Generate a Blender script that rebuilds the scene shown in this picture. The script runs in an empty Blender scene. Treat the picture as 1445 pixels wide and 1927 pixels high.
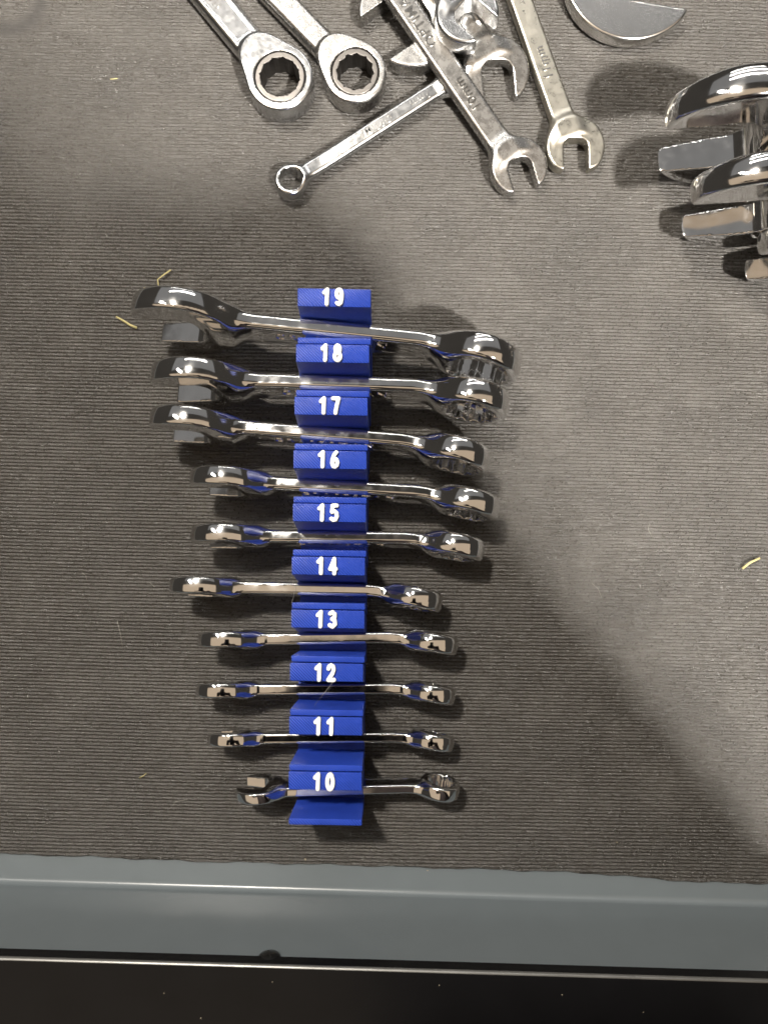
import bpy, bmesh, math, random
import numpy as np
from mathutils import Matrix, Vector

R = math.radians
MM = 0.001
random.seed(4); rng = np.random.default_rng(4)
sc = bpy.context.scene
col = sc.collection

# ------------------------------------------------------------------ camera, world, lamps, exposure
H = 295.0          # camera height above the mat, mm
F = 1450.0         # focal length in pixels of the 1445 x 1927 photograph
cam = bpy.data.cameras.new('camera'); camo = bpy.data.objects.new('camera', cam); col.objects.link(camo)
camo.location = (0, 0, H*MM); camo.rotation_euler = (0, 0, 0)
cam.sensor_fit = 'VERTICAL'; cam.sensor_height = 36; cam.lens = 36*F/1927
cam.clip_start = 0.01; cam.clip_end = 50
cam.dof.use_dof = True; cam.dof.focus_distance = 0.279; cam.dof.aperture_fstop = 11
sc.camera = camo

w = bpy.data.worlds.new('World'); sc.world = w; w.use_nodes = True
w.node_tree.nodes['Background'].inputs[0].default_value = (1.0, 0.9, 0.78, 1)
w.node_tree.nodes['Background'].inputs[1].default_value = 0.05

def lamp(name, loc, target, sx, sy, power, color, shape='RECTANGLE'):
    l = bpy.data.lights.new(name, 'AREA'); l.shape = shape; l.size = sx; l.size_y = sy
    l.energy = power; l.color = color
    o = bpy.data.objects.new(name, l); col.objects.link(o); o.location = loc
    o.rotation_euler = (Vector(target)-Vector(loc)).to_track_quat('-Z', 'Y').to_euler()
    return o
WARM = (1.0, 0.93, 0.83)
lamp('ceiling_lamp_behind', (0.76, -0.85, 1.72), (0.05, 0.0, 0), 0.11, 0.11, 138, (1.0, 0.95, 0.88), 'ELLIPSE')
lamp('work_lamp', (-0.20, 0.36, 0.80), (0, 0.05, 0), 0.06, 0.06, 12.0, WARM, 'ELLIPSE')
lamp('ceiling_lamp_side', (-1.15, 0.8, 1.85), (0, 0.1, 0), 0.12, 0.5, 8, (1, 0.97, 0.92))
for ty, pw in ((2.0, 13), (2.75, 10), (3.6, 9)):
    lamp('ceiling_tube', (0.2, ty, 1.95), (0.2, ty, 0), 2.2, 0.07, pw, (1, 0.97, 0.93))
lamp('wood_ceiling_glow', (0.0, -0.9, 2.05), (0, -0.9, 0), 5.5, 3.0, 30, (1.0, 0.77, 0.54))
lamp('pale_ceiling_glow', (0.0, 2.4, 2.08), (0, 2.4, 0), 5.0, 2.6, 7.5, (0.98, 0.98, 0.98))

sc.view_settings.view_transform = 'Standard'; sc.view_settings.look = 'None'
sc.view_settings.gamma = 1; sc.view_settings.exposure = 0.0
sc.render.engine = 'CYCLES'

def U(px, py, z=0.0):
    """pixel of the photograph -> point (mm) at height z"""
    return np.array([(px-722.5)*(H-z)/F, (963.5-py)*(H-z)/F, z])

# ------------------------------------------------------------------ materials
def newmat(name):
    m = bpy.data.materials.new(name); m.use_nodes = True
    nt = m.node_tree; b = nt.nodes['Principled BSDF']
    return m, nt, b
def N(nt, t, **kw):
    n = nt.nodes.new(t)
    for k, v in kw.items(): setattr(n, k, v)
    return n
def math_n(nt, op, a, b=None, c=None):
    n = N(nt, 'ShaderNodeMath', operation=op)
    for i, v in enumerate((a, b, c)):
        if v is None: continue
        if isinstance(v, (int, float)): n.inputs[i].default_value = v
        else: nt.links.new(v, n.inputs[i])
    return n.outputs[0]
def noise(nt, vec, scale, detail=3, rough=0.5):
    n = N(nt, 'ShaderNodeTexNoise'); n.inputs['Scale'].default_value = scale
    n.inputs['Detail'].default_value = detail; n.inputs['Roughness'].default_value = rough
    if vec is not None: nt.links.new(vec, n.inputs['Vector'])
    return n.outputs['Fac']
def ramp(nt, fac, stops):
    r = N(nt, 'ShaderNodeValToRGB'); e = r.color_ramp.elements
    while len(e) < len(stops): e.new(0.5)
    for el, (p, c) in zip(e, stops):
        el.position = p; el.color = c if len(c) == 4 else (*c, 1)
    nt.links.new(fac, r.inputs[0]); return r.outputs[0]

def mat_chrome():
    m, nt, b = newmat('polished_chrome')
    b.inputs['Metallic'].default_value = 1
    tc = N(nt, 'ShaderNodeTexCoord').outputs['Object']
    n = noise(nt, tc, 260, 3)
    nt.links.new(ramp(nt, n, [(0.35, (0.045,)*3), (0.75, (0.13,)*3)]), b.inputs['Roughness'])
    n2 = noise(nt, tc, 90, 2)
    nt.links.new(ramp(nt, n2, [(0.3, (0.70, 0.695, 0.69)), (0.7, (0.79, 0.785, 0.78))]), b.inputs['Base Color'])
    bp = N(nt, 'ShaderNodeBump'); bp.inputs['Strength'].default_value = 0.10; bp.inputs['Distance'].default_value = 0.0004
    nt.links.new(noise(nt, tc, 120, 1), bp.inputs['Height']); nt.links.new(bp.outputs[0], b.inputs['Normal'])
    return m
def mat_worn(name, tint, rough0, rough1):
    m, nt, b = newmat(name)
    b.inputs['Metallic'].default_value = 1
    tc = N(nt, 'ShaderNodeTexCoord').outputs['Object']
    n = noise(nt, tc, 330, 8, 0.72); n3 = noise(nt, tc, 900, 4, 0.7)
    t = np.array(tint)
    nt.links.new(ramp(nt, n, [(0.30, tuple(t*0.80)), (0.5, tuple(t*0.96)), (0.7, tuple(np.minimum(t*1.06, 1)))]), b.inputs['Base Color'])
    nt.links.new(ramp(nt, n, [(0.3, (rough1,)*3), (0.7, (rough0,)*3)]), b.inputs['Roughness'])
    bp = N(nt, 'ShaderNodeBump'); bp.inputs['Strength'].default_value = 0.22; bp.inputs['Distance'].default_value = 0.00012
    mp = N(nt, 'ShaderNodeMapping'); nt.links.new(tc, mp.inputs[0]); mp.inputs['Scale'].default_value = (0.6, 3.0, 1)
    s = noise(nt, mp.outputs[0], 420, 5, 0.7)
    nt.links.new(math_n(nt, 'ADD', math_n(nt, 'MULTIPLY', s, 0.6), math_n(nt, 'MULTIPLY', n3, 0.6)), bp.inputs['Height'])
    nt.links.new(bp.outputs[0], b.inputs['Normal'])
    return m
def mat_plain(name, colr, rough, metal=0.0, bump=0.0, bscale=500, coat=0.0, var=1.0):
    m, nt, b = newmat(name)
    tc = N(nt, 'ShaderNodeTexCoord').outputs['Object']
    n = noise(nt, tc, bscale*0.3, 4); c = np.array(colr)
    nt.links.new(ramp(nt, n, [(0.3, tuple(c*(1-0.12*var))), (0.7, tuple(np.minimum(c*(1+0.08*var), 1)))]), b.inputs['Base Color'])
    b.inputs['Roughness'].default_value = rough; b.inputs['Metallic'].default_value = metal
    b.inputs['Coat Weight'].default_value = coat
    if bump:
        bp = N(nt, 'ShaderNodeBump'); bp.inputs['Strength'].default_value = bump; bp.inputs['Distance'].default_value = 0.0002
        nt.links.new(noise(nt, tc, bscale, 4), bp.inputs['Height']); nt.links.new(bp.outputs[0], b.inputs['Normal'])
    return m

RIB = 1.333     # mat rib pitch, mm
def mat_rubber():
    m, nt, b = newmat('ribbed_rubber')
    tc = N(nt, 'ShaderNodeTexCoord').outputs['Object']
    mp = N(nt, 'ShaderNodeMapping'); mp.inputs['Rotation'].default_value = (0, 0, R(1.3)); mp.inputs['Scale'].default_value = (1000, 1000, 1000)
    nt.links.new(tc, mp.inputs[0])
    sp = N(nt, 'ShaderNodeSeparateXYZ'); nt.links.new(mp.outputs[0], sp.inputs[0])
    bead = noise(nt, mp.outputs[0], 0.9, 3, 0.6)
    fine = noise(nt, mp.outputs[0], 1.5, 4, 0.7)
    bp = N(nt, 'ShaderNodeBump'); bp.inputs['Strength'].default_value = 1.0; bp.inputs['Distance'].default_value = 0.00045
    nt.links.new(fine, bp.inputs['Height']); nt.links.new(bp.outputs[0], b.inputs['Normal'])
    big = noise(nt, mp.outputs[0], 0.035, 4, 0.6)
    dust = noise(nt, mp.outputs[0], 0.25, 6, 0.75)
    c = ramp(nt, math_n(nt, 'ADD', math_n(nt, 'MULTIPLY', big, 0.6), math_n(nt, 'MULTIPLY', dust, 0.4)),
             [(0.33, (0.021, 0.018, 0.014)), (0.50, (0.030, 0.026, 0.021)), (0.70, (0.054, 0.049, 0.042))])
    # shadow of an unseen ring, painted into the liner's colour and roughness
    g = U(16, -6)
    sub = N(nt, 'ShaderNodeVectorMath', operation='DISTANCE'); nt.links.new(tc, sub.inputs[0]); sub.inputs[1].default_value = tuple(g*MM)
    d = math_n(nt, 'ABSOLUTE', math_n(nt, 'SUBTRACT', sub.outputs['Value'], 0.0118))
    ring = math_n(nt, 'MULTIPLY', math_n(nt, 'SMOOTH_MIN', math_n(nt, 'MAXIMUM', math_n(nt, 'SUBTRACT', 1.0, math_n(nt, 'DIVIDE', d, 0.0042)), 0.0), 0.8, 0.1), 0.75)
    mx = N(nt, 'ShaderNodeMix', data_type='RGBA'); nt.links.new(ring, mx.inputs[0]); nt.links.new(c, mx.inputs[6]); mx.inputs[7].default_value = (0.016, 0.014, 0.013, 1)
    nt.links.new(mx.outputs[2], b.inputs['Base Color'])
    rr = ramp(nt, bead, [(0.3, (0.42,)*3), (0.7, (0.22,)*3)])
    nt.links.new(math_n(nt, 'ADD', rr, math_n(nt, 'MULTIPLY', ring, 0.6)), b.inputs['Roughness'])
    b.inputs['Specular IOR Level'].default_value = 0.80
    return m
def mat_print(name, colr, mode):
    """3D-printed plastic: diagonal infill lines on tops, layer lines on walls"""
    m, nt, b = newmat(name)
    tc = N(nt, 'ShaderNodeTexCoord').outputs['Object']
    sp = N(nt, 'ShaderNodeSeparateXYZ'); nt.links.new(tc, sp.inputs[0])
    gn = N(nt, 'ShaderNodeNewGeometry'); sn = N(nt, 'ShaderNodeSeparateXYZ'); nt.links.new(gn.outputs['True Normal'], sn.inputs[0])
    top = math_n(nt, 'GREATER_THAN', sn.outputs[2], 0.9)
    dg = math_n(nt, 'MULTIPLY', math_n(nt, 'ADD', sp.outputs[0], sp.outputs[1]), 2*math.pi/0.00105)
    ly = math_n(nt, 'MULTIPLY', sp.outputs[2], 2*math.pi/0.00042)
    nz = noise(nt, tc, 700, 3)
    s1 = math_n(nt, 'MULTIPLY', math_n(nt, 'SINE', dg), math_n(nt, 'ADD', 0.3, nz))
    s2 = math_n(nt, 'MULTIPLY', math_n(nt, 'SINE', ly), 0.45)
    mx = N(nt, 'ShaderNodeMix', data_type='FLOAT'); nt.links.new(top, mx.inputs[0]); nt.links.new(s2, mx.inputs[2]); nt.links.new(s1, mx.inputs[3])
    bp = N(nt, 'ShaderNodeBump'); bp.inputs['Strength'].default_value = 1.0; bp.inputs['Distance'].default_value = 0.00011
    nt.links.new(mx.outputs[0], bp.inputs['Height']); nt.links.new(bp.outputs[0], b.inputs['Normal'])
    c = np.array(colr); n2 = noise(nt, tc, 120, 3)
    nt.links.new(ramp(nt, n2, [(0.3, tuple(c*0.9)), (0.7, tuple(np.minimum(c*1.1, 1)))]), b.inputs['Base Color'])
    b.inputs['Roughness'].default_value = 0.36
    b.inputs['Subsurface Weight'].default_value = 0.0
    return m

M_CHROME = mat_chrome()
M_WORN = mat_worn('worn_chrome', (0.52, 0.51, 0.495), 0.20, 0.34)
M_WORNY = mat_worn('stained_chrome', (0.53, 0.505, 0.44), 0.23, 0.40)
M_WORNB = mat_worn('bright_worn_chrome', (0.58, 0.585, 0.59), 0.15, 0.27)
M_LETTER = mat_worn('polished_letters', (0.86, 0.85, 0.83), 0.12, 0.22)
M_GEAR = mat_worn('dark_gear_steel', (0.13, 0.122, 0.115), 0.30, 0.45)
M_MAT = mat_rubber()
M_BLUE = mat_print('blue_printed_plastic', (0.017, 0.052, 0.38), 0)
M_WHITE = mat_plain('white_printed_plastic', (0.86, 0.865, 0.83), 0.45, 0, 0.25, 900)
M_GREY = mat_plain('grey_painted_steel', (0.122, 0.140, 0.149), 0.28, 0, 0.04, 300, 0.0, 0.25)
M_BLACK = mat_plain('black_painted_steel', (0.005, 0.005, 0.0055), 0.24, 0, 0.05, 200, 0.0)
M_BLACK.node_tree.nodes['Principled BSDF'].inputs['Specular IOR Level'].default_value = 0.22
M_EDGE = mat_plain('edge_highlight', (0.15, 0.148, 0.14), 0.34, 0.6, 0.1, 400)  # lighter colour standing in for the highlight on the black trim's edge
M_SCREW = mat_plain('black_screw', (0.02, 0.02, 0.02), 0.28, 0.6)
M_STRAW = mat_plain('dry_straw', (0.40, 0.35, 0.16), 0.7)
M_HAIR = mat_plain('pale_fibre', (0.36, 0.34, 0.31), 0.6)
M_CRUMB = mat_plain('pale_crumb', (0.34, 0.29, 0.21), 0.8)
M_CLOTH = mat_plain('dark_cloth', (0.03, 0.02, 0.02), 0.9)

# ------------------------------------------------------------------ object helpers
def tag(o, label=None, cat=None, group=None, kind=None):
    if label: o['label'] = label
    if cat: o['category'] = cat
    if group: o['group'] = group
    if kind: o['kind'] = kind
    return o
def empty(name, label, cat, group=None, mw=None):
    o = bpy.data.objects.new(name, None); col.objects.link(o); o.empty_display_size = 0.01
    if mw is not None: o.matrix_world = mw
    return tag(o, label, cat, group)
def mesh_obj(name, verts, faces, mat, parent=None, normals=None, smooth=True):
    me = bpy.data.meshes.new(name)
    v = np.asarray(verts, dtype=np.float32)
    if isinstance(faces, np.ndarray) and faces.shape[1] == 4:
        me.vertices.add(len(v)); me.vertices.foreach_set('co', v.ravel())
        nf = len(faces); me.loops.add(nf*4); me.loops.foreach_set('vertex_index', faces.astype(np.int32).ravel())
        me.polygons.add(nf); me.polygons.foreach_set('loop_start', np.arange(0, nf*4, 4, dtype=np.int32))
        me.update(calc_edges=True)
    else:
        me.from_pydata([tuple(p) for p in v], [], [tuple(map(int, f)) for f in faces]); me.update()
    me.polygons.foreach_set('use_smooth', np.full(len(me.polygons), smooth))
    if normals is not None: me.normals_split_custom_set_from_vertices(np.asarray(normals, dtype=np.float32))
    me.materials.append(mat)
    o = bpy.data.objects.new(name, me); col.objects.link(o)
    if parent is not None: o.parent = parent
    return o
def bm_obj(name, bm, mat, parent=None, smooth=False):
    me = bpy.data.meshes.new(name); bm.normal_update(); bm.to_mesh(me); bm.free()
    me.polygons.foreach_set('use_smooth', np.full(len(me.polygons), smooth)); me.materials.append(mat)
    o = bpy.data.objects.new(name, me); col.objects.link(o)
    if parent is not None: o.parent = parent
    return o

# ------------------------------------------------------------------ signed distance shapes and a surface-nets mesher (mm)
def smin(a, b, k):
    h = np.clip(0.5+0.5*(b-a)/k, 0, 1); return b*(1-h)+a*h-k*h*(1-h)
def smax(a, b, k): return -smin(-a, -b, k)
def sstep(a, b, x):
    t = np.clip((x-a)/(b-a), 0, 1); return t*t*(3-2*t)
def extr(d2, z, hz, r):
    a = d2+r; b = np.abs(z)-hz+r
    return np.sqrt(np.maximum(a, 0)**2+np.maximum(b, 0)**2)+np.minimum(np.maximum(a, b), 0)-r
def hexd(x, y, S, rot):
    d = None
    for k in range(3):
        a = rot+k*math.pi/3; t = np.abs(x*math.cos(a)+y*math.sin(a)); d = t if d is None else np.maximum(d, t)
    return d-S/2
def surface_nets(f, lo, hi, h):
    lo = np.array(lo, float); n = np.ceil((np.array(hi)-lo)/h).astype(int)+1
    ax = [lo[i]+h*np.arange(n[i]) for i in range(3)]
    X, Y, Z = np.meshgrid(*ax, indexing='ij')
    D = f(X, Y, Z); s = D < 0
    c = np.zeros(np.array(D.shape)-1, int)
    for i in (0, 1):
        for j in (0, 1):
            for k in (0, 1): c += s[i:i+c.shape[0], j:j+c.shape[1], k:k+c.shape[2]]
    act = (c > 0) & (c < 8); idx = -np.ones(c.shape, int); cells = np.argwhere(act); idx[act] = np.arange(len(cells))
    P = np.zeros((len(cells), 3)); W = np.zeros(len(cells))
    ci, cj, ck = cells.T
    for d in range(3):
        o = [x for x in range(3) if x != d]
        for a in (0, 1):
            for b in (0, 1):
                off = [0, 0, 0]; off[o[0]] = a; off[o[1]] = b
                i0 = (ci+off[0], cj+off[1], ck+off[2]); off2 = list(off); off2[d] = 1
                i1 = (ci+off2[0], cj+off2[1], ck+off2[2])
                d0, d1 = D[i0], D[i1]; m = (d0 < 0) != (d1 < 0)
                t = np.where(m, d0/np.where(m, d0-d1, 1), 0)
                q = np.tile(np.array(off, float), (len(cells), 1)); q[:, d] = t
                P += q*m[:, None]; W += m
    P = lo+h*(cells+P/W[:, None])
    quads = []
    for d in range(3):
        o = [(d+1) % 3, (d+2) % 3]
        sl0 = [slice(None)]*3; sl1 = [slice(None)]*3; sl0[d] = slice(0, -1); sl1[d] = slice(1, None)
        a0, a1 = s[tuple(sl0)], s[tuple(sl1)]
        for flip, m in ((False, a0 & ~a1), (True, ~a0 & a1)):
            e = np.argwhere(m)
            ok = (e[:, o[0]] > 0) & (e[:, o[1]] > 0) & (e[:, o[0]] < n[o[0]]-1) & (e[:, o[1]] < n[o[1]]-1); e = e[ok]
            def g(du, dv):
                t = e.copy(); t[:, o[0]] -= du; t[:, o[1]] -= dv; return idx[tuple(t.T)]
            q = np.stack([g(1, 1), g(0, 1), g(0, 0), g(1, 0)], 1)
            quads.append(q[:, ::-1] if flip else q)
    Q = np.concatenate(quads); Q = Q[(Q >= 0).all(1)]
    e = 0.02*h*2
    def grad(P):
        G = np.zeros_like(P)
        for d in range(3):
            a = P.copy(); b = P.copy(); a[:, d] += e; b[:, d] -= e
            G[:, d] = (f(*a.T)-f(*b.T))/(2*e)
        return G
    P0 = P.copy()
    for _ in range(3):
        G = grad(P); g2 = np.maximum((G**2).sum(1), 0.05)
        P = P-(f(*P.T)/g2)[:, None]*G
        dv = P-P0; L = np.linalg.norm(dv, axis=1); k = np.minimum(1, 0.8*h/np.maximum(L, 1e-9)); P = P0+dv*k[:, None]
    e = 0.12*h; G = grad(P)
    Nn = G/np.maximum(np.linalg.norm(G, axis=1), 1e-9)[:, None]
    return P, Q, Nn
def part_from(P, Q, Nn, mask, name, mat, parent):
    q = Q[mask]; u, inv = np.unique(q.ravel(), return_inverse=True)
    return mesh_obj(name, P[u]*MM, inv.reshape(-1, 4), mat, parent, Nn[u])

# ------------------------------------------------------------------ a combination wrench; local x from open end to ring, y across, z through
def wrench_fn(p):
    S = p['S']; xo, xb = p['xo'], p['xb']; th = R(p.get('ang', 15)); ct, st = math.cos(th), math.sin(th)
    def zc(x): return p['boff']*sstep(xb-p['bend'], xb, x)
    hole_t = R(p['btilt']); cb, sb = math.cos(hole_t), math.sin(hole_t)
    def open_parts(x, y):
        cx, cy = x-xo, y
        u = -(cx*ct+cy*st); v = -cx*st+cy*ct
        dc = np.hypot(u+p.get('off', 0.2)*S, v)-p['Ro']*p.get('rk', 1.0)
        rc = 0.34*S
        a = -(u+0.5*S)+rc; b = np.abs(v)-S/2+rc
        slot = np.where(u > -0.5*S+rc, np.abs(v)-S/2, np.sqrt(np.maximum(a, 0)**2+np.maximum(b, 0)**2)+np.minimum(np.maximum(a, b), 0)-rc)
        tip = u-p['tipu']*S
        return dc, slot, tip, u
    def f(x, y, z):
        t = np.clip((x-xo)/(xb-xo), 0, 1)
        hw = (p['W0']*(1-t)+p['W1']*t)/2; hz = (p['T0']*(1-t)+p['T1']*t)/2
        if p.get('rec', 0):
            mid = sstep(xo+1.5*S, xo+1.9*S, x)*(1-sstep(xb-1.5*S, xb-1.1*S, x))
            hz = hz-p['rec']*mid*(1-sstep(0.50, 0.66, np.abs(y)/hw))
        zz = z-zc(x); r = np.minimum(hz, hw)*p.get('round', 0.85)
        qy = np.abs(y)-hw+r; qz = np.abs(zz)-hz+r
        d = np.sqrt(np.maximum(qy, 0)**2+np.maximum(qz, 0)**2)+np.minimum(np.maximum(qy, qz), 0)-r
        d = smax(np.maximum(d, x-xb), xo+0.8*S-x, 0.12*S)
        dc, slot, tip, u_ = open_parts(x, y)
        hto = p['To']/2*(1-p.get('taper', 0.14)*sstep(-0.2*S, 0.85*S, u_))
        head = extr(smax(dc+p.get('crown', 0.05)*p['To']*(z/hto)**2, tip, 0.22*S), z, hto, hto*2*p.get('hr', 0.13))
        d = smin(d, head, p.get('neck', 0.46)*S)
        d = smax(d, -slot, 0.35)
        qx = x-xb; qzz = z-p['boff']; rx = qx*cb+qzz*sb; rz = -qx*sb+qzz*cb
        rad = np.hypot(rx, y)
        if p.get('ratchet'):
            e2 = np.hypot(rx+p['pd'], y)-p['pr']
            ring = extr(smin(rad-p['Rb'], e2, 7.0), rz, p['Tb']/2, 0.9)
            d = smin(d, ring, 1.6)
            d = smax(d, -(rad-p['Rg']), 0.25)
        else:
            ring = extr(rad-p['Rb']+0.07*p['Tb']*(rz/p['Tb']*2)**2, rz, p['Tb']/2, p['Tb']*0.16)
            d = smin(d, ring, 0.40*S)
            hole = np.minimum(hexd(rx, y, S, 0), hexd(rx, y, S, math.pi/6))
            cs = rad-(S*0.535+(np.abs(rz)-p['Tb']/2+0.35))
            hole = np.minimum(hole, cs)
            d = np.maximum(d, -np.maximum(hole, np.abs(rz)-p['Tb']*1.2))
        return d
    return f
def make_wrench(name, label, cat, group, mw, S, L, mat, step=0.5, **kw):
    p = dict(S=S, W0=0.82*S+1.2, W1=0.66*S+1.2, T0=0.26*S+1.0, T1=0.24*S+0.9, To=0.44*S-0.2, Ro=1.05*S,
             Rb=0.74*S+0.9, Tb=0.50*S+0.5, boff=0.22*S, btilt=10, bend=1.6*S+6, tipu=0.68)
    p.update(kw)
    p['xo'] = -L/2+(p['tipu']+0.10)*S; p['xb'] = L/2-p['Rb']
    f = wrench_fn(p)
    pad = 1.5
    yy = max(p['Ro']+0.35*S, p['Rb'])+pad; zt = max(p['To']/2, p['Tb']/2+p['boff']+p['Rb']*math.sin(R(abs(p['btilt']))))+pad
    zb = max(p['To'], p['Tb'])/2+p['Rb']*math.sin(R(abs(p['btilt'])))+pad
    P, Q, Nn = surface_nets(f, (-L/2-0.3*S-pad, -yy, -zb), (L/2+pad+2, yy, zt), step)
    root = empty(name, label, cat, group, mw)
    cx = P[Q].mean(1)[:, 0]
    x0 = p['xo']+0.95*S; x1 = p['xb']-p['Rb']*(1.45 if p.get('ratchet') else 1.0)
    part_from(P, Q, Nn, cx < x0, 'open_jaw', mat, root)
    part_from(P, Q, Nn, (cx >= x0) & (cx < x1), 'shank', mat, root)
    ring = part_from(P, Q, Nn, cx >= x1, 'ratchet_head' if p.get('ratchet') else 'box_ring', mat, root)
    if p.get('ratchet'):
        t = R(p['btilt']); cb, sb = math.cos(t), math.sin(t)
        def g(x, y, z):
            qx = x-p['xb']; qz = z-p['boff']; rx = qx*cb+qz*sb; rz = -qx*sb+qz*cb; rad = np.hypot(rx, y)
            ann = extr(rad-(p['Rg']-0.12), rz, p['Tb']/2-0.25, 0.35)
            gS = p['gS']; hole = np.minimum(hexd(rx, y, gS, 0.2), hexd(rx, y, gS, 0.2+math.pi/6))
            hole = np.minimum(hole, rad-(gS*0.54+(np.abs(rz)-p['Tb']/2+0.45)))
            return np.maximum(ann, -hole)
        b = p['Rg']+1
        P2, Q2, N2 = surface_nets(g, (p['xb']-b, -b, p['boff']-p['Tb']/2-2), (p['xb']+b, b, p['boff']+p['Tb']/2+2), 0.4)
        part_from(P2, Q2, N2, np.ones(len(Q2), bool), 'gear_ring', M_GEAR, root)
    root['_p'] = 0; del root['_p']
    return root, p
def frame(o, x, y):
    x = Vector(x).normalized(); z = x.cross(Vector(y)).normalized(); y = z.cross(x)
    m = Matrix.Identity(4)
    for i, a in enumerate((x, y, z)):
        for r in range(3): m[r][i] = a[r]
    for r in range(3): m[r][3] = o[r]*MM
    return m
def lettering(text, size, depth, mat, parent, loc, rotz=0.0, bold=0.0, spacing=1.0):
    c = bpy.data.curves.new('lettering', 'FONT'); c.body = text; c.size = size*MM; c.extrude = depth*MM
    c.align_x = 'CENTER'; c.align_y = 'CENTER'; c.offset = bold*MM; c.space_character = spacing; c.resolution_u = 3
    t = bpy.data.objects.new('lettering', c); col.objects.link(t)
    dg = bpy.context.evaluated_depsgraph_get(); me = bpy.data.meshes.new_from_object(t.evaluated_get(dg))
    bpy.data.objects.remove(t); bpy.data.curves.remove(c)
    me.materials.clear(); me.materials.append(mat)
    o = bpy.data.objects.new('lettering', me); col.objects.link(o); o.parent = parent
    o.location = Vector(loc)*MM; o.rotation_euler = (0, 0, rotz)
    return o

# ------------------------------------------------------------------ drawer: floor, ribbed liner, front wall, black front trim
ROT = R(-1.7)
def drw(x, y, z):      # drawer frame (mm): y is 0 at the foot of the front wall, growing inwards
    a = U(722.5, 1682, -2); c, s = math.cos(ROT), math.sin(ROT)
    return Vector(((a[0]+x*c-y*s)*MM, (a[1]+x*s+y*c)*MM, z*MM))
def prism(name, prof, x0, x1, mat, parent=None, nseg=1, smooth=False, bev=0):
    bm = bmesh.new(); rings = []
    for i in range(nseg+1):
        x = x0+(x1-x0)*i/nseg; rings.append([bm.verts.new(drw(x, y, z)) for y, z in prof])
    n = len(prof)
    for a, b in zip(rings, rings[1:]):
        for j in range(n): bm.faces.new((a[j], a[(j+1) % n], b[(j+1) % n], b[j]))
    bm.faces.new(rings[0][::-1]); bm.faces.new(rings[-1])
    bmesh.ops.recalc_face_normals(bm, faces=bm.faces)
    return bm_obj(name, bm, mat, parent, smooth)
def arc(cy, cz, r, a0, a1, n): return [(cy+r*math.cos(R(a0+(a1-a0)*i/n)), cz+r*math.sin(R(a0+(a1-a0)*i/n))) for i in range(n+1)]
drawer = empty('tool_drawer', 'grey painted steel drawer with a black front edge under the ribbed liner', 'drawer')
# sheet-steel pan: floor, bent fillet, front wall
inner = [(420, -2)] + arc(2.4, 0.4, 2.4, 270, 180, 8) + [(0, 44.6)]
outer = [(-1.2, 44.6), (-1.2, -3.2), (420, -3.2)]
pan = prism('drawer_pan', inner+outer, -260, 260, M_GREY, drawer, 1, True)
pan.data.polygons.foreach_set('use_smooth', np.ones(len(pan.data.polygons), bool))
pan.data.set_sharp_from_angle(angle=R(35))
lipf = [(0.9, 43.2), (0.9, 47.0)] + arc(-0.3, 47.1, 1.2, 0, 90, 6) + [(-60, 48.3), (-60, 20), (-1.35, 20), (-1.35, 43.2)]
trim = prism('front_trim', lipf, -260, 260, M_BLACK, drawer, 1, True); trim.data.set_sharp_from_angle(angle=R(30))
trim.data.materials.append(M_EDGE)
for pl in trim.data.polygons:      # highlight along the rounded edge, put in as a lighter colour
    if 0.25 < pl.normal.z < 0.93 and pl.center.z > 0.046: pl.material_index = 1

# drawer liner: one sheet with a wandering front edge
edge_px = [(-400, 1600), (0, 1608), (180, 1614), (350, 1622), (560, 1627), (740, 1632), (1000, 1640), (1130, 1646), (1230, 1655), (1320, 1662), (1445, 1664), (1900, 1668)]
ex = np.array([U(a, b)[0] for a, b in edge_px]); ey = np.array([U(a, b)[1] for a, b in edge_px])
yt = 232.0
rc, rs = math.cos(R(-1.3)), math.sin(R(-1.3))
xd = np.arange(-168, 168.01, 0.6); xs = np.concatenate([[-225, -210, -190], xd, [190, 210, 225]])
PH = np.array([0.0, 0.18, 0.40, 0.62, 0.84]); PR = np.array([0.0, 0.60, 1.0, 1.0, 0.60])
rows = np.arange(-124, 178); nr = len(rows); nc = len(xs)
def smooth(a, n):
    for _ in range(n): a = (np.roll(a, 1, 1)+2*a+np.roll(a, -1, 1))/4
    return a
bead = rng.random((nr, nc))*0.6+smooth(rng.random((nr, nc)), 1)*0.4; bead = (bead-bead.mean())/bead.std()
wob = smooth(rng.standard_normal((nr, nc)), 3)*1.2
lng = smooth(rng.standard_normal((nr, nc)), 60)*3
Xr = np.tile(xs, (nr*5, 1)); row = np.repeat(rows, 5); ph = np.tile(PH, nr); pr = np.tile(PR, nr)
wb = np.repeat(wob, 5, 0); bd = np.repeat(bead, 5, 0); lg = np.repeat(lng, 5, 0)
crest = (pr > 0)[:, None]
Yr = (row+ph)[:, None]*RIB+0.6*np.sin(Xr*0.016+row[:, None]*0.006)+crest*(wb*0.05+lg*0.03)
Xg = Xr*rc-Yr*rs; Yg = Xr*rs+Yr*rc
base_z = np.minimum(-0.45+0.28*np.sin(Xg*0.035+0.8)*np.sin(Yg*0.031+0.3)+0.16*np.sin(Xg*0.083+Yg*0.05)+0.10*np.sin(Yg*0.15-Xg*0.06), -0.15)
Zg = base_z-0.80*(1-pr)[:, None]-crest*np.clip(0.20-0.18*bd, 0, 0.5)*pr[:, None]
yef = np.interp(Xg, ex, ey)+0.25*np.sin(Xg*0.21)+0.15*np.sin(Xg*0.55+1)
cut = Yg < yef
Yg = np.where(cut, yef, Yg); Zg = np.where(cut, -0.75, Zg)
v = np.stack([Xg, Yg, Zg], -1).reshape(-1, 3)
vi = np.arange(nr*5*nc).reshape(nr*5, nc)
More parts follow.
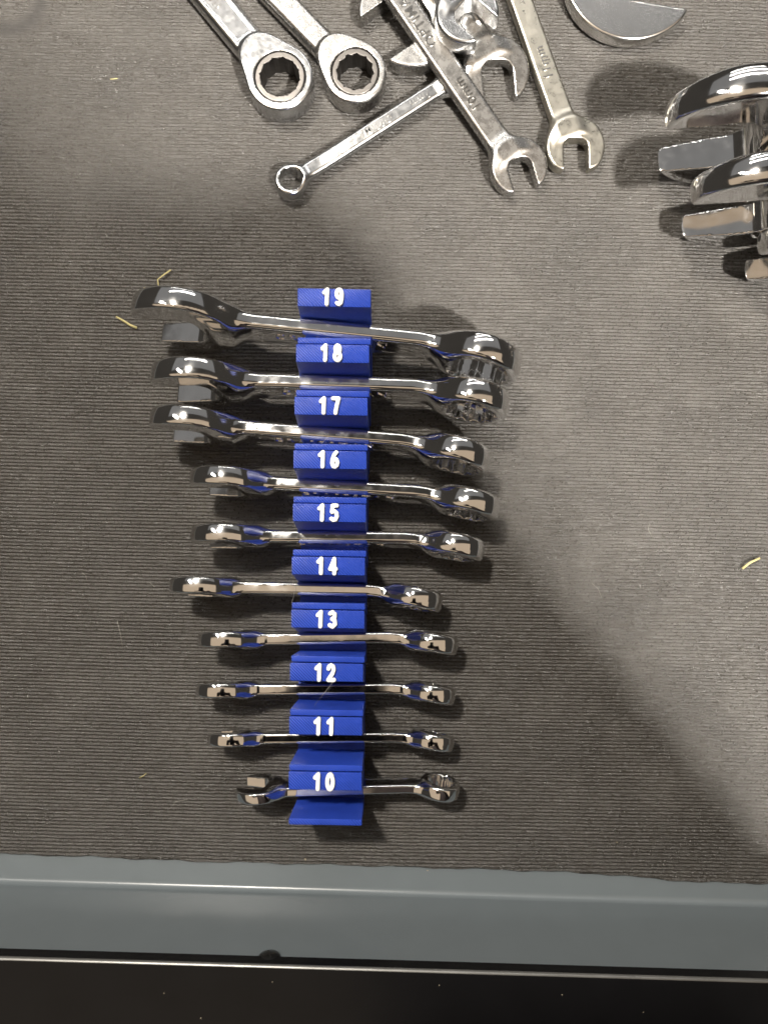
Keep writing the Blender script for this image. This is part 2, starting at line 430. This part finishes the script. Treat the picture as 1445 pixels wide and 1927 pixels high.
q = np.stack([vi[:-1, :-1], vi[:-1, 1:], vi[1:, 1:], vi[1:, :-1]], -1).reshape(-1, 4)
keep = ~cut.ravel()[q].all(1); q = q[keep]
xe = np.linspace(-225, 225, 300); yee = np.interp(xe, ex, ey)+0.25*np.sin(xe*0.21)+0.15*np.sin(xe*0.55+1)
nb = len(v)
v2 = np.concatenate([np.stack([xe, yee, np.full(300, -0.72)], -1), np.stack([xe, yee+0.15, np.full(300, -1.98)], -1)])
i = np.arange(299); q2 = np.stack([nb+300+i, nb+301+i, nb+1+i, nb+i], -1)
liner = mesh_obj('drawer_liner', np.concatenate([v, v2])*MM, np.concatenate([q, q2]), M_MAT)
tag(liner, kind='structure')

# screws on the inside of the front wall
def screw(px, py, z, r):
    bm = bmesh.new(); n = 20
    g = U(px, py, z); rings = []
    for k, (rr, dd) in enumerate(((r, 0), (r, 0.25), (r*0.85, 0.8), (r*0.45, 1.15), (0.001, 1.25))):
        rings.append([bm.verts.new((rr*math.cos(2*math.pi*i/n), rr*math.sin(2*math.pi*i/n), dd)) for i in range(n)])
    for a, b in zip(rings, rings[1:]):
        for j in range(n): bm.faces.new((a[j], a[(j+1) % n], b[(j+1) % n], b[j]))
    bmesh.ops.scale(bm, vec=(MM, MM, MM), verts=bm.verts)
    o = bm_obj('screw', bm, M_SCREW, drawer, True)
    o.location = drw((g[0])/math.cos(ROT), 0.02, z); o.rotation_euler = (R(-90), 0, ROT)
    for a in (0.35, 0.35+math.pi/2):
        b = bmesh.new(); bmesh.ops.create_cube(b, size=1); bmesh.ops.scale(b, vec=(r*1.1*MM, 0.5*MM, 0.18*MM), verts=b.verts)
        c = bm_obj('cross_slot', b, M_GEAR, o); c.location = (0, 0, 1.18*MM); c.rotation_euler = (0, 0, a)
screw(507, 1797, 42.4, 3.7)

# ------------------------------------------------------------------ blue printed wrench rack
ZT = 34.0; PITCH = 18.1; WID = 24.8
sizes = list(range(19, 9, -1))
# wrench: size, shank top edge at two x positions (px), left tip px x, right end px x, lean, yaw comes from the two points
WR = {19: ((470, 601), (800, 633), 245, 987), 18: ((500, 714), (790, 722), 283, 962), 17: ((480, 804), (780, 826), 280, 927),
      16: ((520, 908), (820, 924), 356, 943), 15: ((490, 1008), (800, 1011), 359, 913), 14: ((450, 1105), (740, 1111), 318, 834),
      13: ((480, 1203), (780, 1199), 372, 863), 12: ((470, 1298), (780, 1296), 368, 858), 11: ((480, 1390), (790, 1388), 390, 855),
      10: ((520, 1492), (790, 1486), 443, 866)}
def eff(S): return S*{19: 0.98, 18: 0.93, 17: 0.90}.get(S, 0.87)
def shank_w(S): return 0.71*S+0.8
LEAN = R(10.4)
plate_px = {19: 543, 18: 648, 17: 747, 16: 848, 15: 948, 14: 1048, 13: 1148, 12: 1248, 11: 1349, 10: 1453}   # back edge of number plate (px y)
cx_px = {19: 629, 18: 626, 17: 623, 16: 621, 15: 620, 14: 618, 13: 617, 12: 614.5, 11: 613, 10: 612}
base = U(cx_px[10], 1553, ZT)*1.0; base[2] = 0
rack = empty('wrench_rack', 'blue 3D-printed wrench rack with white size numbers from 19 down to 10', 'tool rack')
def zcen(S): return 1.05*eff(S)+0.9
DIG = {
 '0': [[(0.5+0.36*math.cos(t), 0.5+0.5*math.sin(t)) for t in np.linspace(0, 2*math.pi, 25)]],
 '1': [[(0.22, 0.78), (0.62, 1.0), (0.58, 0.0)]],
 '2': [[(0.12, 0.78), (0.2, 0.93), (0.45, 1.0), (0.72, 0.92), (0.8, 0.72), (0.68, 0.48), (0.12, 0.0), (0.85, 0.0)]],
 '3': [[(0.15, 0.9), (0.45, 1.0), (0.75, 0.88), (0.75, 0.66), (0.42, 0.53), (0.78, 0.4), (0.82, 0.18), (0.5, 0.0), (0.12, 0.1)]],
 '4': [[(0.85, 0.3), (0.12, 0.3), (0.62, 1.0), (0.66, 0.0)]],
 '5': [[(0.8, 1.0), (0.28, 1.0), (0.2, 0.56), (0.5, 0.62), (0.78, 0.5), (0.84, 0.26), (0.66, 0.04), (0.36, 0.0), (0.12, 0.1)]],
 '6': [[(0.68, 1.0), (0.4, 0.82), (0.2, 0.48), (0.16, 0.24), (0.3, 0.04), (0.52, 0.0), (0.76, 0.1), (0.84, 0.3), (0.72, 0.5), (0.5, 0.56), (0.24, 0.44)]],
 '7': [[(0.12, 1.0), (0.84, 1.0), (0.62, 0.55), (0.46, 0.0)]],
 '8': [[(0.5+0.28*math.cos(t), 0.77+0.24*math.sin(t)) for t in np.linspace(0, 2*math.pi, 17)], [(0.5+0.36*math.cos(t), 0.27+0.27*math.sin(t)) for t in np.linspace(0, 2*math.pi, 19)]],
 '9': [[(0.5+0.33*math.cos(t), 0.72+0.28*math.sin(t)) for t in np.linspace(0, 2*math.pi, 19)], [(0.84, 0.75), (0.82, 0.4), (0.72, 0.1), (0.48, 0.0), (0.24, 0.08)]],
}
def digits(text, hgt, r, thick):
    segs = []; adv = 4.35; x0 = -adv*len(text)/2
    for i, chh in enumerate(text):
        for pl in DIG[chh]:
            pts = [(x0+i*adv+0.55+(px*0.72)*hgt*0.74, (py-0.5)*hgt) for px, py in pl]
            segs += list(zip(pts, pts[1:]))
    def f(x, y, z):
        d = None
        for (a, b) in segs:
            ax, ay = a; bx, by = b; vx, vy = bx-ax, by-ay
            t = np.clip(((x-ax)*vx+(y-ay)*vy)/(vx*vx+vy*vy+1e-9), 0, 1)
            e = np.hypot(x-ax-t*vx, y-ay-t*vy); d = e if d is None else np.minimum(d, e)
        return extr(d-r, z-thick/2, thick/2+0.25, 0.28)
    return surface_nets(f, (x0-1.5, -hgt/2-1.5, -0.7), (-x0+1.5, hgt/2+1.5, thick+0.8), 0.22)
for S in sizes:
    top = U(cx_px[S], plate_px[S], ZT)
    zs = zcen(S)-shank_w(S)/2*math.cos(LEAN)-0.1
    if S == 10: zs = 5.0
    nxt = U(cx_px[S-1], plate_px[S-1], ZT) if S > 10 else U(611, 1554, ZT)
    span = top[1]-nxt[1]-0.22
    if S == 10: span += 0.2
    lean = math.tan(LEAN)
    lipw = 2.1
    prof = [(0, ZT), (6.15, ZT), (6.15+(ZT-zs)*math.tan(R(12.8)), zs), (span-lipw+(ZT-0.4-zs)*math.tan(R(6.2)), zs), (span-lipw, ZT-0.4), (span, ZT-0.4), (span+ZT*lean, -0.5), (ZT*lean, -0.5)]
    bm = bmesh.new(); rr = []
    skew = math.tan(R(-1.0))
    for x in (-WID/2, WID/2):
        rr.append([bm.verts.new(((top[0]+x)*MM, (top[1]-y+x*skew*1.0)*MM, z*MM)) for y, z in prof])
    n = len(prof)
    for j in range(n): bm.faces.new((rr[0][j], rr[0][(j+1) % n], rr[1][(j+1) % n], rr[1][j]))
    bm.faces.new(rr[0][::-1]); bm.faces.new(rr[1]); bmesh.ops.recalc_face_normals(bm, faces=bm.faces)
    ver = [e for e in bm.edges if abs(e.verts[0].co.x-e.verts[1].co.x) < 1e-6 and min(e.verts[0].co.z, e.verts[1].co.z) > (ZT-1)*MM]
    bmesh.ops.bevel(bm, geom=list(bm.edges), offset=0.42*MM, segments=2, affect='EDGES', profile=0.6, clamp_overlap=True)
    blk = bm_obj('slot_block', bm, M_BLUE, rack, True); blk.data.set_sharp_from_angle(angle=R(40))
    P, Q, Nn = digits(str(S), 4.9, 0.70, 0.95)
    num = mesh_obj('number', P*MM, Q, M_WHITE, blk, Nn)
    num.location = Vector((top[0]-0.15, top[1]-3.05, ZT))*MM; num.rotation_euler = (0, 0, R(-1.0))
    tag(num, 'raised white number %d' % S)

# ------------------------------------------------------------------ wrenches standing in the rack
jaw_note = {19: 'largest', 10: 'smallest'}
for S in sizes:
    (ax, ay), (bx, by), lx, rx = WR[S]
    hw = shank_w(S)/2; z0 = zcen(S)
    lean = LEAN if S != 10 else R(-6)
    if S == 10: z0 = 12.0
    zt = z0+hw*math.cos(lean)
    A = U(ax, ay, zt); B = U(bx, by, zt)
    W = np.array([0, math.sin(lean), math.cos(lean)])
    d = (B-A)/np.linalg.norm(B-A)
    xl = U(lx, ay, z0+0.45*eff(S))[0]; xr = U(rx, by, z0+0.2*eff(S))[0]
    L = xr-xl
    mid = A+d*(((xl+xr)/2-A[0])/d[0])-W*hw
    mw = frame(mid, d, W)
    lab = {19: 'largest chrome wrench of the blue rack, standing in the slot marked 19',
           18: 'second largest chrome wrench of the rack, in the slot marked 18',
           17: 'chrome wrench standing on edge in front of the number seventeen',
           16: 'chrome wrench standing on edge in front of the number sixteen',
           15: 'chrome wrench standing on edge in front of the number fifteen',
           14: 'chrome wrench reaching out past its neighbours, standing between numbers 14 and 13',
           13: 'slim chrome wrench standing on edge in front of the number thirteen',
           12: 'slim chrome wrench standing on edge in front of the number twelve',
           11: 'slim chrome wrench standing on edge in front of the number eleven'}.get(S)
    if S == 10: lab = 'smallest chrome combination wrench tipped over sideways in the slot marked 10'
    root, p = make_wrench('combination_wrench', lab, 'wrench', 'wrenches standing in the blue rack', mw, eff(S), L, M_CHROME, W0=0.80*S+0.8, W1=0.62*S+0.8, T0=0.26*S+1.0, T1=0.24*S+0.9, To=0.44*S-0.2, Tb=0.48*S+0.5, off=0.13, neck=0.36,
                          step=0.5 if S > 13 else 0.42, rec=0.35, round=0.62 if S > 14 else 0.48, btilt=11, boff=0.30*S-1.9, bend=1.1*S+3)
    sz = 0.30*S
    lettering('CRAFTSMAN', sz, 0.16, M_CHROME, root, (0.5, 0, p['T0']/2-0.36+0.02), 0, 0.0, 1.35)

# ------------------------------------------------------------------ big wrenches standing at the right edge
for S, px, py, L, lean, lab in ((27, 1229, 301, 170, 5, 'big bright chrome wrench standing on edge with its wide open jaw, beside the loose pile'),
                          (25, 1274, 426, 165, 5, 'bright chrome wrench standing on edge in the middle of the three big ones'),
                          (22, 1394, 508, 150, 5, 'smallest of the three big standing chrome wrenches, nearest the bare liner')):
    z0 = 1.05*S+0.9; le = R(lean)
    ztip = z0-0.66*S; t = U(px, py, ztip)
    cxo = t[0]+0.56*S; W = np.array([0, math.sin(le), math.cos(le)])
    yc = t[1]+0.64*S*math.sin(le)
    mid = np.array([cxo+L/2-0.82*S, yc, z0])
    make_wrench('combination_wrench', lab, 'wrench', 'big wrenches standing on edge', frame(mid, (1, 0, 0), W), S, L, M_CHROME, step=0.6, rec=0.4, taper=0.24, crown=0.09, tipu=0.72)

# ------------------------------------------------------------------ loose used wrenches
def lying_open(name, label, S, opx, opy, sdx, sdy, odx, ody, L, z0, slope, mat, texts=(), step=0.5, **kw):
    """open-end centre at a pixel, shank running in the image direction (sdx, sdy), mouth facing (odx, ody)"""
    c = U(opx, opy, z0); x = np.array([sdx, -sdy, 0.0]); x /= np.linalg.norm(x)
    o = np.array([odx, -ody, 0.0]); o /= np.linalg.norm(o)
    yv = np.array([-x[1], x[0], 0])
    ang = math.degrees(math.atan2(-np.dot(o, yv), -np.dot(o, x)))   # mouth = -(cos, sin)
    xs = x*math.cos(R(slope))+np.array([0, 0, math.sin(R(slope))])
    kw.setdefault('tipu', 0.76); mid = c+xs*(L/2-(kw['tipu']+0.10)*S)
    root, p = make_wrench(name, label, 'wrench', 'loose used wrenches', frame(mid, xs, yv), S, L, mat, step=step, ang=ang, **kw)
    for t, sz, dist in texts:
        tt = (p['xo']+dist-p['xo'])/(p['xb']-p['xo']); T = p['T0']*(1-tt)+p['T1']*tt
        lettering(t, sz, 0.34, M_LETTER, root, (p['xo']+dist, 0, T/2-0.06-p.get('rec', 0)), 0, 0.05, 1.1)
    return root, p
lying_open('combination_wrench', 'worn 10 mm wrench lying across the small 7 mm one', 9.3, 977, 326, -0.6, -0.8, 0.31, 0.95, 150, 3.6, 6.0, M_WORN, To=5.6, Ro=10.9, crown=0.05, taper=0.0,
           texts=(('10mm', 5.0, 34), ('OPTIMA', 5.2, 65)), round=0.62, W0=9.6, W1=8.6, T0=4.6, T1=4.4)
lying_open('combination_wrench', 'yellowish stained wrench marked 11mm with its jaw mouth facing the rack', 9.3, 1080, 289, -0.34, -0.94, 0.03, 1, 150, 3.2, 0.6, M_WORNY, To=5.4, Ro=11.2, crown=0.05, taper=0.0,
           texts=(('11mm', 4.8, 35),), round=0.55, W0=9.0, W1=8.2, T0=4.4, T1=4.2)
lying_open('combination_wrench', 'dull wrench with a long pointed jaw partly under the worn 10 mm wrench', 11.8, 934, 150, -0.5, -0.866, 0.13, 0.99, 130, 3.4, 7.5, M_WORN, To=5.6, crown=0.04, taper=0.0, round=0.5, rec=0.4)
lying_open('combination_wrench', 'bright wrench jaw lying on top of the pile, gripping around a shank', 11.2, 886, 42, -0.60, -0.80, 0.74, 0.67, 130, 14.0, -1, M_WORNB, To=8.0, crown=0.06, taper=0.0)
lying_open('combination_wrench', 'wide-jawed wrench lying at the bottom of the pile, two jaw tips showing', 19, 757, 47, 0.65, -0.76, -0.825, 0.565, 160, 4.6, 0.0, M_WORN, To=7.4, crown=0.04, taper=0.0)
lying_open('combination_wrench', 'large worn wrench lying alone, its curved jaw beside the big standing wrenches', 22, 1218, -40, -0.82, -0.57, 1, 0.16, 190, 4.0, 0.0, M_LETTER, To=6.0, Ro=26.0, off=0.3, tipu=0.82, W0=19, T0=6.0, T1=6.0, crown=0.05, taper=0.0)

def lying_box(name, label, S, bpx, bpy_, tx, ty, L, zb, mat, texts=(), **kw):
    """ring centre at pixel (bpx, bpy_), shank runs towards pixel (tx, ty)"""
    c = U(bpx, bpy_, zb); e = U(tx, ty, zb); x = c-e; x /= np.linalg.norm(x); x[2] = 0
    yv = np.array([-x[1], x[0], 0]); Rb = kw.get('Rb', 0.74*S+0.9)
    z0 = zb-kw.get('boff', 0)
    mid = np.array([c[0], c[1], z0])-x*(L/2-Rb)
    root, p = make_wrench(name, label, 'wrench', 'loose used wrenches', frame(mid, x, yv), S, L, mat, **kw)
    for t, sz, dist in texts:
        xx = p['xb']-dist; tt = (xx-p['xo'])/(p['xb']-p['xo']); T = p['T0']*(1-tt)+p['T1']*tt
        lettering(t, sz, 0.34, M_LETTER, root, (xx, 0, T/2-0.06-p.get('rec', 0)), 0, 0.05, 1.1)
    return root, p
lying_box('combination_wrench', 'small bright 7 mm wrench with its ring end resting on open liner', 7.6, 547, 343, 826, 164, 87, 4.0, M_WORNB, Ro=6.4,
          texts=(('7mm', 4.0, 18), ('OPTIMA', 3.8, 38), ('7mm', 4.0, 58)), step=0.4, Rb=6.2, Tb=5.6, boff=1.0, btilt=8, bend=16, W0=6.6, W1=6.6, T0=4.0, T1=4.4, round=0.8)
lying_box('ratcheting_wrench', 'larger worn ratcheting wrench with a dark gear ring', 15, 530, 158, 394, -8, 190, 5.6, M_WORNB,
          texts=(('15mm', 6.4, 44),), ratchet=True, gS=13.0, Rb=12.4, Rg=9.4, Tb=10.4, pd=12.0, pr=7.4, boff=0.6, btilt=0, W0=13, W1=12.2, T0=6.4, T1=7.4, rec=0.3, round=0.7)
lying_box('ratcheting_wrench', 'smaller worn ratcheting wrench between the big ratchet and the small ring wrench', 13, 669, 147, 536, 9, 175, 5.0, M_WORN,
          ratchet=True, gS=11.8, Rb=11.6, Rg=8.8, Tb=9.4, pd=10.5, pr=6.6, boff=0.6, btilt=0, W0=10.4, W1=9.8, T0=5.6, T1=6.6, rec=0.0, round=0.75)

# ------------------------------------------------------------------ straw, crumbs and fibres
def tube(name, pts, r0, r1, mat, label, cat, group, flat=1.0):
    bm = bmesh.new(); n = 6; rings = []; pts = [Vector(p)*MM for p in pts]
    for i, p in enumerate(pts):
        t = (pts[min(i+1, len(pts)-1)]-pts[max(i-1, 0)]).normalized(); s = t.cross(Vector((0, 0, 1))).normalized(); u = s.cross(t)
        r = (r0+(r1-r0)*i/(len(pts)-1))*MM
        rings.append([bm.verts.new(p+s*r*math.cos(2*math.pi*k/n)+u*r*flat*math.sin(2*math.pi*k/n)) for k in range(n)])
    for a, b in zip(rings, rings[1:]):
        for j in range(n): bm.faces.new((a[j], a[(j+1) % n], b[(j+1) % n], b[j]))
    bm.faces.new(rings[0][::-1]); bm.faces.new(rings[-1]); bmesh.ops.recalc_face_normals(bm, faces=bm.faces)
    return tag(bm_obj(name, bm, mat, None, True), label, cat, group)
G1 = 'bits of dry straw on the liner'
tube('straw', [U(219, 596, 0.3), U(232, 603, 0.5), U(246, 612, 0.7), U(258, 617, 0.5)], 0.32, 0.5, M_STRAW, 'pale yellow straw bit beside the tip of the largest jaw', 'straw', G1, 0.5)
tube('straw', [U(301, 552, 0.3), U(297, 526, 0.6), U(310, 516, 0.5), U(322, 508, 0.3)], 0.2, 0.36, M_STRAW, 'bent straw bit behind the largest jaw', 'straw', G1, 0.5)
tube('straw', [U(272, 541, 0.3), U(275, 550, 0.4), U(279, 560, 0.3)], 0.14, 0.26, M_STRAW, 'tiny straw sliver close behind the largest jaw tip', 'straw', G1, 0.5)
tube('straw', [U(1396, 1070, 0.3), U(1410, 1059, 0.6), U(1429, 1050, 0.3)], 0.5, 0.4, M_STRAW, 'short yellow straw bit alone on the lit liner', 'straw', G1, 0.5)
tube('straw', [U(208, 149, 0.2), U(215, 148.4, 0.3), U(222, 147.6, 0.2)], 0.22, 0.2, M_STRAW, 'thin straw sliver on bare liner beside the ratcheting wrenches', 'straw', G1, 0.5)
G2 = 'loose fibres'
tube('fibre', [U(617, 822, 26), U(604, 836, 27), U(600, 850, 30), U(598, 862, 34.2)], 0.05, 0.04, M_HAIR, 'thin pale fibre hanging over the number 16', 'fibre', G2)
tube('fibre', [U(628, 1282, 34.9), U(612, 1302, 33), U(596, 1322, 29), U(588, 1332, 25)], 0.05, 0.04, M_HAIR, 'thin pale fibre crossing the wrench below number 12', 'fibre', G2)
tube('fibre', [U(551, 1092, 22), U(555, 1106, 21), U(553, 1122, 24), U(548, 1136, 33.8)], 0.05, 0.04, M_HAIR, 'thin pale fibre beside the slot marked 14', 'fibre', G2)
tube('fibre', [U(1113, 1098, 0.2), U(1125, 1108, 0.4), U(1131, 1124, 0.2)], 0.06, 0.05, M_HAIR, 'curved fibre in the shaded part of the liner', 'fibre', G2)
tube('fibre', [U(1221, 985, 0.2), U(1219, 996, 0.4), U(1225, 1008, 0.2)], 0.06, 0.05, M_HAIR, 'curved fibre on the brightly lit liner', 'fibre', G2)
tube('fibre', [U(221, 1168, 0.1), U(227, 1192, 0.3), U(231, 1216, 0.1)], 0.08, 0.06, M_HAIR, 'straight fibre on the shaded liner, well clear of the rack', 'fibre', G2)
tube('fibre', [U(155, 1078, 0.1), U(162, 1083, 0.3), U(164, 1092, 0.1)], 0.07, 0.06, M_HAIR, 'short curled fibre on bare liner, with a crumb at its end', 'fibre', G2)
tube('fibre', [U(320, 1522, 0.1), U(332, 1508, 0.3), U(354, 1504, 0.1)], 0.07, 0.06, M_HAIR, 'long curved fibre lying near the jaw of the smallest wrench', 'fibre', G2)
tube('fibre', [U(282, 1096, 0.1), U(287, 1101, 0.3), U(292, 1105, 0.1)], 0.07, 0.06, M_HAIR, 'tiny fibre just beyond the jaw of the wrench between 14 and 13', 'fibre', G2)
tube('straw', [U(263, 1464, 0.2), U(270, 1460, 0.3), U(276, 1455, 0.2)], 0.22, 0.12, M_STRAW, 'tiny straw sliver on the dark liner off the smallest wrench', 'straw', G1, 0.5)
def crumb(px, py, z, r, label):
    bm = bmesh.new(); bmesh.ops.create_icosphere(bm, subdivisions=1, radius=r*MM)
    for v_ in bm.verts: v_.co *= random.uniform(0.6, 1.3); v_.co.z *= 0.6
    o = bm_obj('crumb', bm, M_CRUMB); o.location = Vector(U(px, py, z+r*0.35))*MM
    return tag(o, label, 'crumb', 'crumbs')
for px, py in ((309, 1869), (513, 1848), (378, 1916), (826, 1854), (1057, 1872), (1210, 1905)):
    crumb(px, py, 48.3, random.uniform(0.14, 0.26), 'tiny pale crumb on the glossy black drawer edge')
for px, py in ((575, 1617), (804, 1638), (1160, 1585)):
    crumb(px, py, -0.3 if py < 1630 else -2.0, random.uniform(0.3, 0.5), 'tiny pale crumb along the front of the liner')

# ------------------------------------------------------------------ the person taking the picture (stands behind the drawer front, out of frame; throws the soft shadow)
def caps(x, y, z, a, b, ra, rb):
    a = np.array(a, float); v_ = np.array(b, float)-a
    t = np.clip(((x-a[0])*v_[0]+(y-a[1])*v_[1]+(z-a[2])*v_[2])/(v_@v_), 0, 1)
    return np.sqrt((x-a[0]-t*v_[0])**2+(y-a[1]-t*v_[1])**2+(z-a[2]-t*v_[2])**2)-(ra+(rb-ra)*t)
def person(x, y, z):
    sR, sL = np.array((310, -425, 745.)), np.array((30, -270, 745.)); hp = np.array((190, -440, 330.))
    hips = [hp+np.array((s*85, -s*25, 0)) for s in (-1, 1)]
    d = caps(x, y, z, hips[0], sL+(35, 0, -50), 105, 85)
    d = smin(d, caps(x, y, z, hips[1], sR+(-35, 0, -50), 105, 85), 60)
    d = smin(d, caps(x, y, z, hp, (sL+sR)/2+(0, 0, -40), 120, 105), 60)
    d = smin(d, caps(x, y, z, sL, sR, 52, 52), 50)
    for s, h_ in zip((-1, 1), hips):
        k = h_+np.array((s*12, 20, -480)); f_ = k+np.array((0, -30, -350))
        d = smin(d, caps(x, y, z, h_+(0, 0, -20), k, 92, 60), 50)
        d = smin(d, caps(x, y, z, k, f_, 60, 42), 30)
        d = smin(d, caps(x, y, z, f_+(0, 0, -15), f_+(s*12, 140, -35), 42, 34), 25)
    nk = (sL+sR)/2
    d = smin(d, caps(x, y, z, nk+(0, 0, 20), nk+(5, 55, 150), 60, 54), 50)
    hc = nk+np.array((5, 85, 235))
    d = smin(d, np.sqrt(((x-hc[0])/78)**2+((y-hc[1])/98)**2+((z-hc[2])/118)**2)*90-90, 20)
    for s, sh, el, hd in ((-1, sL, (-150, -230, 470), (-106, -80, 330)), (1, sR, (299, -371, 335), (142, -157, 318))):
        d = smin(d, caps(x, y, z, sh, el, 52, 44), 45)
        d = smin(d, caps(x, y, z, el, hd, 43, 28), 25)
        ph = (10, -100, 306) if s > 0 else (-64, -60, 306)      # edge of the phone held by this hand
        pm = tuple((np.array(hd)*0.45+np.array(ph)*0.55))
        if s > 0:
            kn = np.array((112, -92, 318.)); d = smin(d, caps(x, y, z, hd, kn, 32, 30), 12); pm = tuple(kn*0.55+np.array((10, -75, 306))*0.45)
            d = smin(d, caps(x, y, z, kn, pm, 30, 24), 12); ph = (10, -75, 306)
        d = smin(d, caps(x, y, z, hd, pm, 30, 26), 12)
        for k in range(4):
            d = smin(d, caps(x, y, z, pm, (ph[0], ph[1]-24+k*17, 308), 12, 8), 6)
        d = smin(d, caps(x, y, z, pm, (ph[0]-s*12, ph[1]-38, 318), 13, 9), 6)
    return d
P, Q, Nn = surface_nets(person, (-290, -620, -640), (520, 60, 1140), 10)
tag(mesh_obj('person', P*MM, Q, M_CLOTH, None, Nn), 'person in dark clothes leaning over the drawer with a phone', 'person')
def phone(x, y, z):
    qx = np.abs(x+28)-36; qy = np.abs(y+62)-74; d2 = np.hypot(np.maximum(qx+8, 0), np.maximum(qy+8, 0))+np.minimum(np.maximum(qx+8, qy+8), 0)-8
    return extr(d2, z-304, 4, 1.5)
P, Q, Nn = surface_nets(phone, (-70, -142, 297), (14, 18, 311), 1.5)
tag(mesh_obj('phone', P*MM, Q, M_BLACK, None, Nn), 'black phone held flat above the drawer', 'phone')
